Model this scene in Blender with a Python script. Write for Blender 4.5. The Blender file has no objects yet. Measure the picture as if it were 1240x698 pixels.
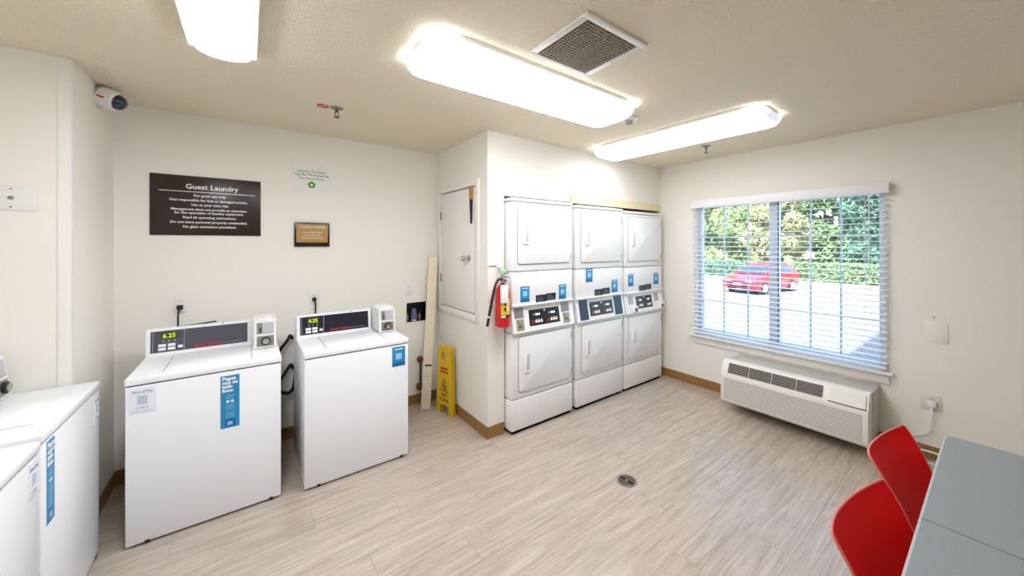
import bpy, bmesh, math, random
from mathutils import Vector, Matrix
R = math.radians
scene = bpy.context.scene
COL = scene.collection

# ------------------------------------------------------------------ camera, sky, sun, exposure
F_PX, U0, V0, YAW, CAM_H = 442.56, 643.47, 296.22, 37.788, 1.55      # frame is 1240 x 698
cam_d = bpy.data.cameras.new('camera')
cam_d.sensor_fit = 'HORIZONTAL'; cam_d.sensor_width = 36.0
cam_d.lens = F_PX / 1240 * 36.0
cam_d.shift_x = (620 - U0) / 1240
cam_d.shift_y = (V0 - 349) / 1240
cam_d.clip_start = 0.02; cam_d.clip_end = 300
cam = bpy.data.objects.new('camera', cam_d); COL.objects.link(cam)
cam.location = (0, 0, CAM_H); cam.rotation_euler = (R(90), 0, R(-YAW))
scene.camera = cam

world = bpy.data.worlds.new('sky'); scene.world = world; world.use_nodes = True
wn = world.node_tree; wn.nodes.clear()
sky = wn.nodes.new('ShaderNodeTexSky'); sky.sky_type = 'NISHITA'
sky.sun_disc = False; sky.sun_elevation = R(48); sky.sun_rotation = R(270); sky.air_density = 1.0; sky.dust_density = 1.2
bg = wn.nodes.new('ShaderNodeBackground'); bg.inputs['Strength'].default_value = 0.42
wo = wn.nodes.new('ShaderNodeOutputWorld')
wn.links.new(sky.outputs[0], bg.inputs[0]); wn.links.new(bg.outputs[0], wo.inputs[0])

sun_d = bpy.data.lights.new('sun', 'SUN'); sun_d.energy = 7.5; sun_d.angle = R(0.6); sun_d.color = (1, .96, .9)
sun = bpy.data.objects.new('sun', sun_d); COL.objects.link(sun)
sun.rotation_euler = Vector((0.9, 0.22, -1.0)).to_track_quat('-Z', 'Y').to_euler()

vs = scene.view_settings
vs.view_transform = 'Standard'; vs.look = 'None'; vs.gamma = 1.0; vs.use_curve_mapping = False
vs.exposure = 1.15
LENS = 8.6                                                            # radiance of the ceiling light lenses

# ------------------------------------------------------------------ measures (metres, camera over the origin)
YB, XA, YD, XR, HC = 3.494, 1.507, 2.513, 3.897, 2.46                 # back wall, alcove side, dryer wall, window wall, ceiling
XJ, YN, XL, YF = -0.68, 2.80, -1.33, -1.75                            # jog, near left wall, left wall, wall behind the camera

# ------------------------------------------------------------------ materials
def lin(c):
    return tuple(((v/255)/12.92 if v/255 <= .04045 else ((v/255+.055)/1.055)**2.4) for v in c) + (1.0,)
MATS = {}
def mat(name, rgb=(200,200,200), rough=.5, metal=0.0, spec=.5, noise=0.0, nscale=8.0, bump=0.0, bscale=60.0, emit=0.0, coat=0.0, bdist=.002):
    if name in MATS: return MATS[name]
    m = bpy.data.materials.new(name); m.use_nodes = True
    nt = m.node_tree; b = nt.nodes['Principled BSDF']
    c = lin(rgb)
    b.inputs['Base Color'].default_value = c; b.inputs['Roughness'].default_value = rough
    b.inputs['Metallic'].default_value = metal; b.inputs['Specular IOR Level'].default_value = spec
    if coat: b.inputs['Coat Weight'].default_value = coat
    tc = nt.nodes.new('ShaderNodeTexCoord')
    if noise:
        n = nt.nodes.new('ShaderNodeTexNoise'); n.inputs['Scale'].default_value = nscale; n.inputs['Detail'].default_value = 4
        mx = nt.nodes.new('ShaderNodeMix'); mx.data_type = 'RGBA'
        mx.inputs[6].default_value = tuple(v*(1-noise) for v in c[:3]) + (1,)
        mx.inputs[7].default_value = tuple(min(1, v*(1+noise)) for v in c[:3]) + (1,)
        nt.links.new(tc.outputs['Object'], n.inputs['Vector']); nt.links.new(n.outputs['Fac'], mx.inputs[0])
        nt.links.new(mx.outputs[2], b.inputs['Base Color'])
    if bump:
        n2 = nt.nodes.new('ShaderNodeTexNoise'); n2.inputs['Scale'].default_value = bscale; n2.inputs['Detail'].default_value = 3
        bp = nt.nodes.new('ShaderNodeBump'); bp.inputs['Strength'].default_value = bump; bp.inputs['Distance'].default_value = bdist
        nt.links.new(tc.outputs['Object'], n2.inputs['Vector']); nt.links.new(n2.outputs['Fac'], bp.inputs['Height'])
        nt.links.new(bp.outputs[0], b.inputs['Normal'])
    if emit:
        b.inputs['Emission Color'].default_value = c; b.inputs['Emission Strength'].default_value = emit
    MATS[name] = m
    return m

WALL  = mat('wall paint', (242,238,229), .6, spec=.25, bump=.15, bscale=90)
CEIL  = mat('popcorn ceiling', (247,235,212), .9, spec=.1, noise=.10, nscale=130, bump=1.0, bscale=110, bdist=.010)
TRIMW = mat('white trim paint', (240,238,232), .4, spec=.35)
BASEB = mat('brown vinyl baseboard', (150,112,62), .45, noise=.08, nscale=6)
ENAM  = mat('white enamel', (245,246,249), .28, spec=.5)
ENAM2 = mat('off white enamel', (240,240,240), .32, spec=.5)
PLASW = mat('white plastic', (236,235,232), .4)
PLASC = mat('cream plastic', (226,220,206), .45)
BLACK = mat('black rubber', (18,18,20), .5)
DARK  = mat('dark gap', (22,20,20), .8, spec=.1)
CHROME= mat('brushed chrome', (190,188,184), .25, 1.0)
STEEL = mat('dull steel', (160,156,148), .45, .8)
CONSB = mat('navy console glass', (26,24,44), .22, spec=.6)
CONSR = mat('console glass painted reflection', (84,82,96), .25, spec=.6)  # same dark glass as the navy one, a reflection painted in as grey
PANBK = mat('black control film', (16,17,24), .3)
PANBL = mat('dark blue panel', (18,44,80), .35)
LCD   = mat('display green', (70,80,20), .3)
LCDT  = mat('display digits', (190,225,60), .4, emit=.5)
WHT   = mat('white print', (240,240,240), .5)
GREYP = mat('grey print', (150,160,175), .5)
REDP  = mat('red print', (196,44,40), .5)
STKB  = mat('blue sticker', (34,140,190), .4, noise=.10, nscale=5)
STKD  = mat('blue sticker dark', (20,98,168), .4)
STKW  = mat('pale sticker', (236,239,244), .4)
STKQ  = mat('pale blue square', (150,205,235), .4)
SIGNB = mat('dark brown sign', (44,30,26), .32, noise=.12, nscale=3)
GOLD  = mat('gold plate', (186,146,86), .35, .35, noise=.06, nscale=40)
GREEN = mat('green print', (70,160,70), .5)
PAPER = mat('pale paper', (236,236,232), .5)
YEL   = mat('yellow plastic', (226,186,22), .4, noise=.05)
REDC  = mat('red chair plastic', (250,0,2), .5, spec=.12)
REDR  = mat('red chair rim painted highlight', (236,120,110), .4)  # light catching the shell edge, painted in as paler red
REDX  = mat('extinguisher red', (206,22,28), .25, coat=.4)
WOODP = mat('pale pine', (232,218,190), .6, noise=.06, nscale=14)
WOODY = mat('yellow pine', (238,224,184), .6, noise=.08, nscale=20)
WOODO = mat('orange wood', (186,126,62), .5, noise=.15, nscale=30)
GREYT = mat('grey speckled laminate', (150,158,162), .42, spec=.4, noise=.10, nscale=300)
TBLE  = mat('pale table edge', (196,206,204), .45)
PTACW = mat('warm white plastic', (236,232,224), .4)
PTACG = mat('grey vent plastic', (140,134,128), .5)
PTACD = mat('dark vent plastic', (60,56,54), .6)
SLEEV = mat('grey beige sleeve', (196,192,184), .5)
SLAT  = mat('white blind slat', (244,245,248), .45)
VINYL = mat('white window vinyl', (226,232,240), .4)
DRAIN = mat('drain bronze', (150,142,132), .4, .4)
ASPH  = mat('parking asphalt', (142,142,142), .9, spec=.1, noise=.12, nscale=2.5)
KERB  = mat('pale concrete', (205,203,198), .9, noise=.08, nscale=3)
LEAFS = [mat('leaf light green', (150,172,112), .55), mat('leaf mid green', (124,152,104), .55), mat('leaf deep green', (92,132,112), .55), mat('leaf olive', (168,168,124), .55)]
BARK  = mat('grey brown bark', (120,98,80), .9, noise=.2, nscale=10)
GRASS = mat('dry grass', (132,150,84), .9, noise=.2, nscale=3)
CARR  = mat('car red paint', (205,24,52), .25, coat=.6)
CARG  = mat('car glass', (60,70,84), .08, spec=.8)
TYRE  = mat('tyre', (40,40,42), .8)
BRICK = mat('stucco outside', (190,178,160), .9)

def lens_mat(name, strength, rgb):
    """prismatic acrylic: the faces that look down give off more light than the steep sides"""
    m = bpy.data.materials.new(name); m.use_nodes = True; nt = m.node_tree; nt.nodes.clear()
    g = nt.nodes.new('ShaderNodeNewGeometry'); sp = nt.nodes.new('ShaderNodeSeparateXYZ'); ab = nt.nodes.new('ShaderNodeMath'); ab.operation = 'ABSOLUTE'
    mr = nt.nodes.new('ShaderNodeMapRange'); mr.inputs[1].default_value = .30; mr.inputs[2].default_value = .97; mr.inputs[3].default_value = strength*.085; mr.inputs[4].default_value = strength
    e = nt.nodes.new('ShaderNodeEmission'); e.inputs[0].default_value = lin(rgb)
    o = nt.nodes.new('ShaderNodeOutputMaterial')
    nt.links.new(g.outputs['True Normal'], sp.inputs[0]); nt.links.new(sp.outputs[2], ab.inputs[0]); nt.links.new(ab.outputs[0], mr.inputs[0])
    nt.links.new(mr.outputs[0], e.inputs[1]); nt.links.new(e.outputs[0], o.inputs[0]); return m
LENSM, LENSW, LENSL = [lens_mat('glowing acrylic lens', LENS*k, (246,249,255)) for k in (1.0, .55, 1.7)]     # middle, window end, left end lamp

def glass_mat():
    m = bpy.data.materials.new('window glass'); m.use_nodes = True; nt = m.node_tree; nt.nodes.clear()
    t = nt.nodes.new('ShaderNodeBsdfTransparent'); t.inputs[0].default_value = (.93,.97,.96,1)
    g = nt.nodes.new('ShaderNodeBsdfGlossy'); g.inputs['Roughness'].default_value = .02
    x = nt.nodes.new('ShaderNodeMixShader'); x.inputs[0].default_value = .05
    o = nt.nodes.new('ShaderNodeOutputMaterial')
    nt.links.new(t.outputs[0], x.inputs[1]); nt.links.new(g.outputs[0], x.inputs[2]); nt.links.new(x.outputs[0], o.inputs[0]); return m
GLASS = glass_mat()

def plank_mat():
    m = bpy.data.materials.new('grey oak vinyl plank'); m.use_nodes = True; nt = m.node_tree; L = nt.links
    b = nt.nodes['Principled BSDF']
    tc = nt.nodes.new('ShaderNodeTexCoord'); oi = nt.nodes.new('ShaderNodeObjectInfo')
    mul = nt.nodes.new('ShaderNodeVectorMath'); mul.operation = 'SCALE'; mul.inputs['Scale'].default_value = 37.0
    cmb = nt.nodes.new('ShaderNodeCombineXYZ')
    for i in range(3): L.new(oi.outputs['Random'], cmb.inputs[i])
    L.new(cmb.outputs[0], mul.inputs[0])
    add = nt.nodes.new('ShaderNodeVectorMath'); L.new(tc.outputs['Object'], add.inputs[0]); L.new(mul.outputs[0], add.inputs[1])
    mp = nt.nodes.new('ShaderNodeMapping'); mp.inputs['Scale'].default_value = (1.5, 27, 1); L.new(add.outputs[0], mp.inputs[0])
    n1 = nt.nodes.new('ShaderNodeTexNoise'); n1.inputs['Scale'].default_value = 1.6; n1.inputs['Detail'].default_value = 10; n1.inputs['Roughness'].default_value = .68; n1.inputs['Distortion'].default_value = .9
    L.new(mp.outputs[0], n1.inputs['Vector'])
    mp2 = nt.nodes.new('ShaderNodeMapping'); mp2.inputs['Scale'].default_value = (1.6, 7.5, 1); L.new(add.outputs[0], mp2.inputs[0])
    n2 = nt.nodes.new('ShaderNodeTexNoise'); n2.inputs['Scale'].default_value = 1.5; n2.inputs['Detail'].default_value = 3; n2.inputs['Distortion'].default_value = 1.6
    L.new(mp2.outputs[0], n2.inputs['Vector'])
    cr = nt.nodes.new('ShaderNodeValToRGB'); e = cr.color_ramp.elements
    e[0].position = .30; e[0].color = lin((166,150,134)); e[1].position = .64; e[1].color = lin((202,190,177))
    k = cr.color_ramp.elements.new(.46); k.color = lin((185,170,154))
    L.new(n1.outputs['Fac'], cr.inputs[0])
    hs = nt.nodes.new('ShaderNodeMix'); hs.data_type = 'RGBA'; hs.blend_type = 'MULTIPLY'; hs.inputs[0].default_value = 1.0
    mr = nt.nodes.new('ShaderNodeMapRange'); mr.inputs[1].default_value = .3; mr.inputs[2].default_value = .7; mr.inputs[3].default_value = .88; mr.inputs[4].default_value = 1.06
    L.new(n2.outputs['Fac'], mr.inputs[0])
    mr2 = nt.nodes.new('ShaderNodeMapRange'); mr2.inputs[3].default_value = .97; mr2.inputs[4].default_value = 1.03; L.new(oi.outputs['Random'], mr2.inputs[0])
    mm = nt.nodes.new('ShaderNodeMath'); mm.operation = 'MULTIPLY'; L.new(mr.outputs[0], mm.inputs[0]); L.new(mr2.outputs[0], mm.inputs[1])
    L.new(cr.outputs[0], hs.inputs[6]); L.new(mm.outputs[0], hs.inputs[7]); L.new(hs.outputs[2], b.inputs['Base Color'])
    b.inputs['Coat Weight'].default_value = 1.0; b.inputs['Coat Roughness'].default_value = .22; b.inputs['Roughness'].default_value = .32; b.inputs['Specular IOR Level'].default_value = .5
    bp = nt.nodes.new('ShaderNodeBump'); bp.inputs['Strength'].default_value = .12; bp.inputs['Distance'].default_value = .001
    L.new(n1.outputs['Fac'], bp.inputs['Height']); L.new(bp.outputs[0], b.inputs['Normal'])
    return m
PLANK = plank_mat()

# ------------------------------------------------------------------ helpers
class MB:
    def __init__(self): self.bm = bmesh.new()
    def box(self, x0,y0,z0, x1,y1,z1, bev=0, seg=2, rot=None, piv=None):
        r = bmesh.ops.create_cube(self.bm, size=1.0); v = r['verts']
        bmesh.ops.scale(self.bm, vec=(abs(x1-x0), abs(y1-y0), abs(z1-z0)), verts=v)
        bmesh.ops.translate(self.bm, vec=((x0+x1)/2, (y0+y1)/2, (z0+z1)/2), verts=v)
        if rot is not None:
            bmesh.ops.rotate(self.bm, cent=piv or ((x0+x1)/2,(y0+y1)/2,(z0+z1)/2), matrix=rot, verts=v)
        if bev:
            ed = list({e for q in v for e in q.link_edges})
            bmesh.ops.bevel(self.bm, geom=ed, offset=bev, segments=seg, profile=.5, affect='EDGES')
        return self
    def quad(self, *p):
        self.bm.faces.new([self.bm.verts.new(q) for q in p]); return self
    def prism(self, poly, fn, a0, a1):
        n = len(poly)
        A = [self.bm.verts.new(fn(p, a0)) for p in poly]; B = [self.bm.verts.new(fn(p, a1)) for p in poly]
        for i in range(n): self.bm.faces.new((A[i], A[(i+1)%n], B[(i+1)%n], B[i]))
        self.bm.faces.new(A[::-1]); self.bm.faces.new(B); return self
    def tube(self, pts, r, n=8, caps=True):
        pts = [Vector(p) for p in pts]; rings = []; up = Vector((0,0,1)); prev = None
        for i, p in enumerate(pts):
            d = (pts[min(i+1, len(pts)-1)] - pts[max(i-1, 0)]).normalized()
            if prev is None:
                ref = up if abs(d.z) < .9 else Vector((1,0,0))
                a = d.cross(ref).normalized()
            else:
                a = (prev - d*prev.dot(d))
                a = a.normalized() if a.length > 1e-6 else d.cross(up).normalized()
            prev = a; b = d.cross(a)
            rr = r[i] if isinstance(r, (list, tuple)) else r
            rings.append([self.bm.verts.new(p + rr*(math.cos(t)*a + math.sin(t)*b)) for t in [2*math.pi*k/n for k in range(n)]])
        for A, B in zip(rings, rings[1:]):
            for k in range(n): self.bm.faces.new((A[k], A[(k+1)%n], B[(k+1)%n], B[k]))
        if caps: self.bm.faces.new(rings[0][::-1]); self.bm.faces.new(rings[-1])
        return self
    def lathe(self, prof, n=20, M=None, ring=False):
        M = M or Matrix(); rings = []
        for r, z in prof:
            rings.append([self.bm.verts.new(M @ Vector((max(r,1e-5)*math.cos(2*math.pi*k/n), max(r,1e-5)*math.sin(2*math.pi*k/n), z))) for k in range(n)])
        for A, B in zip(rings, rings[1:]):
            for k in range(n): self.bm.faces.new((A[k], A[(k+1)%n], B[(k+1)%n], B[k]))
        if ring:
            for k in range(n): self.bm.faces.new((rings[-1][k], rings[-1][(k+1)%n], rings[0][(k+1)%n], rings[0][k]))
        else: self.bm.faces.new(rings[0][::-1]); self.bm.faces.new(rings[-1])
        return self
    def build(self, name, m, parent=None, smooth=True, ang=35):
        bmesh.ops.recalc_face_normals(self.bm, faces=self.bm.faces)
        me = bpy.data.meshes.new(name); self.bm.to_mesh(me); self.bm.free()
        me.materials.append(m)
        if smooth:
            for p in me.polygons: p.use_smooth = True
            me.set_sharp_from_angle(angle=R(ang))
        o = bpy.data.objects.new(name, me); COL.objects.link(o)
        if parent: o.parent = parent
        return o

def tag(o, label, cat=None, group=None, kind=None):
    o['label'] = label
    if cat: o['category'] = cat
    if group: o['group'] = group
    if kind: o['kind'] = kind
    return o
def thing(name, label, cat, loc=(0,0,0), rz=0, group=None, kind=None):
    o = bpy.data.objects.new(name, None); COL.objects.link(o)
    o.empty_display_size = .1; o.location = loc; o.rotation_euler = (0,0,R(rz))
    return tag(o, label, cat, group, kind)
def bx(name, m, parent, *a, **k): return MB().box(*a, **k).build(name, m, parent)
ROTX = Matrix.Rotation(R(90), 4, 'X'); ROTY = Matrix.Rotation(R(90), 4, 'Y')

def text(body, size, m, parent, x, y, z, name='lettering', align='CENTER', sx=1.0, bold=0.0, rot=None, space=1.0, line=1.0):
    """lettering facing local -y, baseline at (x, z)"""
    c = bpy.data.curves.new('t', 'FONT'); c.body = body; c.size = size; c.align_x = align; c.offset = bold; c.extrude = .0003
    c.resolution_u = 2; c.space_character = space; c.space_line = line
    o = bpy.data.objects.new('t', c); COL.objects.link(o)
    dg = bpy.context.evaluated_depsgraph_get()
    me = bpy.data.meshes.new_from_object(o.evaluated_get(dg)); COL.objects.unlink(o); bpy.data.objects.remove(o); bpy.data.curves.remove(c)
    Mx = Matrix.Translation((x, y, z)) @ (rot or Matrix()) @ ROTX @ Matrix.Diagonal((sx, 1, 1, 1))
    me.transform(Mx); me.materials.clear(); me.materials.append(m); me.name = name
    q = bpy.data.objects.new(name, me); COL.objects.link(q); q.parent = parent
    return q

def slab_holes(name, m, axis, a0, a1, u0, u1, z0, z1, holes, label):
    """wall slab with rectangular openings. axis 'x': thickness along x (u = y); axis 'y': thickness along y (u = x)"""
    us = sorted({u0, u1, *[h[0] for h in holes], *[h[1] for h in holes]}); zs = sorted({z0, z1, *[h[2] for h in holes], *[h[3] for h in holes]})
    mb = MB()
    for i in range(len(us)-1):
        for j in range(len(zs)-1):
            cu, cz = (us[i]+us[i+1])/2, (zs[j]+zs[j+1])/2
            if any(h[0] < cu < h[1] and h[2] < cz < h[3] for h in holes): continue
            if axis == 'x': mb.box(a0, us[i], zs[j], a1, us[i+1], zs[j+1])
            else: mb.box(us[i], a0, zs[j], us[i+1], a1, zs[j+1])
    bmesh.ops.remove_doubles(mb.bm, verts=mb.bm.verts, dist=1e-5)
    # drop the faces shared by two cells
    seen = {}
    for f in mb.bm.faces: seen.setdefault(tuple(sorted(v.index for v in f.verts)), []).append(f)
    mb.bm.verts.index_update(); seen = {}
    for f in mb.bm.faces: seen.setdefault(tuple(sorted(v.index for v in f.verts)), []).append(f)
    dup = [f for fs in seen.values() if len(fs) > 1 for f in fs]
    bmesh.ops.delete(mb.bm, geom=dup, context='FACES_ONLY')
    return tag(mb.build(name, m, smooth=False), label, kind='structure')
def struct(mb, name, m, label, smooth=False): return tag(mb.build(name, m, smooth=smooth), label, kind='structure')

# ------------------------------------------------------------------ room shell
T = .12
floor = struct(MB().box(XL-T, YF-T, -.12, XR+.15, YB+.7, -.006), 'floor', DARK, 'pale grey oak plank floor of the laundry room')
struct(MB().box(XL-T, YF-T, HC, XR+.15, YB+.7, HC+.1), 'ceiling', CEIL, 'beige popcorn textured ceiling')
BOX = (1.196, 1.390, .802, .988)
slab_holes('wall_back', WALL, 'y', YB, YB+T, XJ-T, XA+T, 0, HC, [BOX], 'cream wall behind the two top-loading washers')
struct(MB().box(XJ-T, YN+T, 0, XJ, YB, HC), 'wall_jog', WALL, 'narrow cream wall return beside the left washer')
struct(MB().box(XL, YN, 0, XJ, YN+T, HC), 'wall_near_left', WALL, 'cream wall stub with the jack plate')
struct(MB().box(XL-T, YF, 0, XL, YN+T, HC), 'wall_left', WALL, 'cream wall behind the corner washers')
DOORH = (2.70, 3.375, .96, 2.045)
slab_holes('wall_alcove', WALL, 'x', XA, XA+.10, YD+.10, YB, 0, HC, [DOORH], 'white wall with the access door beside the dryers')
struct(MB().box(XA, YD, 0, 1.665, YD+.10, HC).box(1.665, YD, 1.955, 2.415, YD+.10, HC).box(2.415, YD, 2.028, XR, YD+.10, HC), 'wall_dryer', WALL, 'white wall above the stacked dryers')
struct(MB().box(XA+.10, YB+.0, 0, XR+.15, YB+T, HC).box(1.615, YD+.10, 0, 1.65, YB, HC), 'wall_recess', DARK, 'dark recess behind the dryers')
WIN = (.565, 2.065, .57, 1.985)
slab_holes('wall_right', WALL, 'x', XR, XR+.15, YF, YB, 0, HC, [WIN], 'cream wall with the window')
struct(MB().box(XL-T, YF-T, 0, XR+.15, YF, HC), 'wall_front', WALL, 'cream wall opposite the washers')
struct(MB().box(XJ-.047, YN-.004, 0, XJ+.001, YN, HC-.01).box(XJ, YN-.004, 0, XJ+.004, YN+.03, HC-.01), 'trim_1', TRIMW, 'white corner guard strip on the wall corner')
struct(MB().box(2.42, YD-.012, 1.945, XR-.002, YD+.02, 2.027), 'trim_2', WOODY, 'raw yellow pine header board above the dryers')
struct(MB().box(3.862, YD-.008, 0, XR-.002, YD+.06, 1.944), 'trim_3', WOODY, 'narrow raw pine jamb beside the last dryer')

# baseboards
def base(name, *b): struct(MB().box(*b, bev=.003), name, BASEB, 'brown vinyl baseboard strip')
h = .095
base('baseboard_back', XJ+.006, YB-.008, 0, XA-.01, YB, h)
base('baseboard_jog', XJ, YN+.03, 0, XJ+.008, YB-.009, h)
base('baseboard_alcove', XA-.008, YD-.008, 0, XA, YB-.009, h)
base('baseboard_dryer', XA+.001, YD-.008, 0, 1.662, YD, h)
base('baseboard_right', XR-.008, YF+.01, 0, XR, YD-.012, h)
base('baseboard_near_left', XL+.01, YN-.012, 0, XJ, YN-.0045, h)

# floor planks, each its own piece of the floor
PW, PL, GAP = .184, 1.22, .0009
random.seed(4)
meshes = {}
def plank(x0, x1, y0, y1):
    k = (round(x1-x0, 3), round(y1-y0, 3))
    if k not in meshes:
        a, b = (x1-x0)/2 - GAP/2, (y1-y0)/2 - GAP/2
        o = MB().box(-a, -b, -.006, a, b, 0).build('plank', PLANK, floor, smooth=False); meshes[k] = o.data
    else:
        o = bpy.data.objects.new('plank', meshes[k]); COL.objects.link(o); o.parent = floor
    o.location = ((x0+x1)/2, (y0+y1)/2, 0)
y = YF; i = 0
while y < YB - .01:
    y1 = min(y+PW, YB); off = [0, .41, .82, .2, .63][i % 5]*1.0
    x = XL - off
    while x < XR - .01:
        a, b = max(x, XL), min(x+PL, XR)
        if b - a > .02 and not (a > XA+.1 and y > YD+.9) and not (b < XJ-.02 and y > YN+.02): plank(a, b, y, y1)
        x += PL
    y = y1; i += 1

# floor drain
t = thing('floor_drain', 'round metal floor drain grate in the plank floor', 'drain', (1.962, 1.510, 0))
MB().lathe([(.062,.0005),(.066,.0005),(.066,.004),(.056,.005),(.053,.002)], 28, ring=True).build('rim', DRAIN, t)
MB().lathe([(.001,.0006),(.054,.0006),(.054,.0012),(.001,.0012)], 24).build('sump', DARK, t)
for k in range(-4, 5):
    if k == 0: continue
    w = math.sqrt(.052**2 - (k*.011)**2)
    bx('bar', DRAIN, t, -.0017+k*.011, -w, .0013, .0017+k*.011, w, .003)
bx('bar', DRAIN, t, -.012, -.006, .0014, .012, .006, .0045)

# ------------------------------------------------------------------ ceiling lights
def pillow(L, W, D, n_l=22, n_w=12):
    """wraparound lens: rounded plan, pillow section, hanging from z=0"""
    mb = MB(); g = []
    for i in range(n_l+1):
        s = -1 + 2*i/n_l; s = math.copysign(1-(1-abs(s))**1.6, s)
        row = []
        for j in range(n_w+1):
            q = -1 + 2*j/n_w; q = math.copysign(1-(1-abs(q))**1.5, q)
            e = max(0, abs(s) - .84)/.16
            wl = math.sqrt(max(0, 1 - .55*e**3))
            z = -D * (1-abs(q)**3.4)**.5 * (1 - e**6)**.5 if abs(q) < 1 and e < 1 else 0
            row.append(mb.bm.verts.new((s*L/2, q*wl*W/2, z)))
        g.append(row)
    for i in range(n_l):
        for j in range(n_w): mb.bm.faces.new((g[i][j], g[i+1][j], g[i+1][j+1], g[i][j+1]))
    return mb
def wrap_light(label, loc, rz, L, W, lm):
    t = thing('ceiling_light', label, 'light', loc, rz, 'wraparound ceiling lights')
    out = []                                                          # pan with the rounded plan of the lens
    for sx, sy in ((1,1),(-1,1),(-1,-1),(1,-1)):
        a0 = {(1,1):0,(-1,1):90,(-1,-1):180,(1,-1):270}[(sx,sy)]
        for k in range(5): out.append((sx*(L/2-.16)+.15*math.cos(R(a0+22.5*k)), sy*(W/2-.13)+.125*math.sin(R(a0+22.5*k))))
    MB().prism(out, lambda p, a: (p[0], p[1], a), -.024, 0).build('mounting_pan', TRIMW, t)
    ob = pillow(L, W, .068).build('lens', lm, t, ang=80); ob.location.z = -.0245
wrap_light('glowing white wraparound ceiling light beside the square vent', (1.30, 1.63, HC), 0, 1.40, .40, LENSM)
wrap_light('glowing white wraparound ceiling light nearest the window', (2.765, 1.66, HC), 91.5, 1.45, .43, LENSW)
t = thing('ceiling_light', 'glowing white ceiling light with grey side rails above the left washers', 'light', (-.088, 1.56, HC), 90, 'wraparound ceiling lights')
L, W = 1.26, .212
prof = [(W/2*math.sin(a), -.012 - .05*math.cos(a)**.8) for a in [R(-88+176*k/12) for k in range(13)]]
MB().prism(prof, lambda p, a: (a, p[0], p[1]), -L/2, L/2).build('lens', LENSL, t)
for s in (-1, 1):
    bx('side_rail', TRIMW, t, -L/2-.004, s*(W/2+.008)-.007, -.03, L/2+.004, s*(W/2+.008)+.007, 0)
bx('mounting_pan', TRIMW, t, -L/2, -W/2, -.011, L/2, W/2, 0)

# ceiling vent
t = thing('ceiling_vent', 'square ceiling exhaust vent with dark egg-crate grille and white frame', 'vent', (1.238, 1.180, HC))
a, b = .195, .163
MB().box(-a,-a,-.012,a,-b,0,bev=.003).box(-a,b,-.012,a,a,0,bev=.003).box(-a,-b,-.012,-b,b,0,bev=.003).box(b,-b,-.012,a,b,0,bev=.003).build('frame', TRIMW, t)
bx('duct', mat('dark brown duct', (48,38,30), .9), t, -b,-b,-.002,b,b,0)  # dark brown plate filling the frame behind the grille
mb = MB(); n = 18
for k in range(1, n):
    q = -b + 2*b*k/n
    mb.box(q-.0016,-b,-.010,q+.0016,b,-.0025); mb.box(-b,q-.0016,-.0102,b,q+.0016,-.0026)
mb.build('grille', mat('grille metal', (176,162,142), .5, .3), t, smooth=False)['kind'] = 'stuff'
for s in (-1, 1): MB().lathe([(.004,-.0135),(.004,-.012)], 10, Matrix.Translation((s*.179, 0, 0))).build('screw', STEEL, t)

# smoke detector, sprinklers, marker
t = thing('smoke_detector', 'small white smoke detector on the ceiling between the lights', 'detector', (2.165, 1.648, HC))
MB().lathe([(.058,0),(.06,-.012),(.052,-.024),(.03,-.026)], 24).build('housing', PLASW, t)
MB().lathe([(.026,-.0262),(.028,-.040),(.018,-.046),(.001,-.046)], 20).build('sensor_cap', mat('grey plastic', (170,170,170), .5), t)
def sprinkler(label, loc):
    t = thing('fire_sprinkler', label, 'sprinkler', loc, 20, 'pendant fire sprinklers')
    MB().lathe([(.040,0),(.040,-.003),(.026,-.008),(.014,-.010)], 20).build('escutcheon', STEEL, t)
    MB().tube([(0,0,-.009),(0,0,-.028)], .009).tube([(-.011,0,-.026),(-.013,0,-.045),(0,0,-.06)], .003, 6).tube([(.011,0,-.026),(.013,0,-.045),(0,0,-.06)], .003, 6).build('body', mat('bronze', (110,98,78), .4, .8), t)
    MB().lathe([(.001,-.058),(.019,-.060),(.019,-.063),(.001,-.063)], 14).build('deflector', mat('bronze', (0,0,0)), t)
sprinkler('metal fire sprinkler head beside the red ceiling marker', (.468, 2.722, HC))
sprinkler('metal fire sprinkler head near the window wall ceiling', (3.346, 1.68, HC))
t = thing('ceiling_marker', 'small round red ceiling marker next to the sprinkler', 'marker', (.388, 2.728, HC))
MB().lathe([(.001,0),(.030,0),(.030,-.002),(.001,-.002)], 20).build('disc', mat('pale pink', (222,196,176), .6), t)
MB().lathe([(.026,-.0022),(.035,-.0022),(.035,-.0042),(.026,-.0042)], 20, ring=True).build('ring', REDP, t)
bx('bar', REDP, t, -.03, -.005, -.0045, .03, .005, -.0022, rot=Matrix.Rotation(R(40),3,'Z'))

# security camera on the jog wall
t = thing('security_camera', 'white dome security camera mounted where wall meets ceiling', 'camera', (XJ, 3.17, 2.398))
D = Vector((.86,-.26,-.30)).normalized(); Mc = D.to_track_quat('Z','Y').to_matrix().to_4x4(); Mc.translation = Vector((.012,.0,.002))
MB().lathe([(.054,-.006),(.060,0),(.062,.052),(.056,.070),(.046,.076)], 24, Mc).build('housing', PLASW, t)
MB().lathe([(.041,.072),(.044,.078),(.038,.098),(.024,.110),(.001,.114)], 20, Mc).build('dome', mat('smoked dome', (24,28,48), .08, spec=.8), t)
MB().lathe([(.056,.002),(.0625,.002),(.0625,.010),(.056,.010)], 24, Mc, True).build('mounting_ring', mat('grey plastic', (170,170,170)), t)
nv = Vector((.68,-3.17,-.85)).normalized(); nv = (nv - D*nv.dot(D)).normalized(); zv = D.cross(-nv)
Mt = Matrix((D, -nv, zv)).transposed().to_4x4()
pt = Mc.translation + D*.036 + nv*.0632
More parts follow.
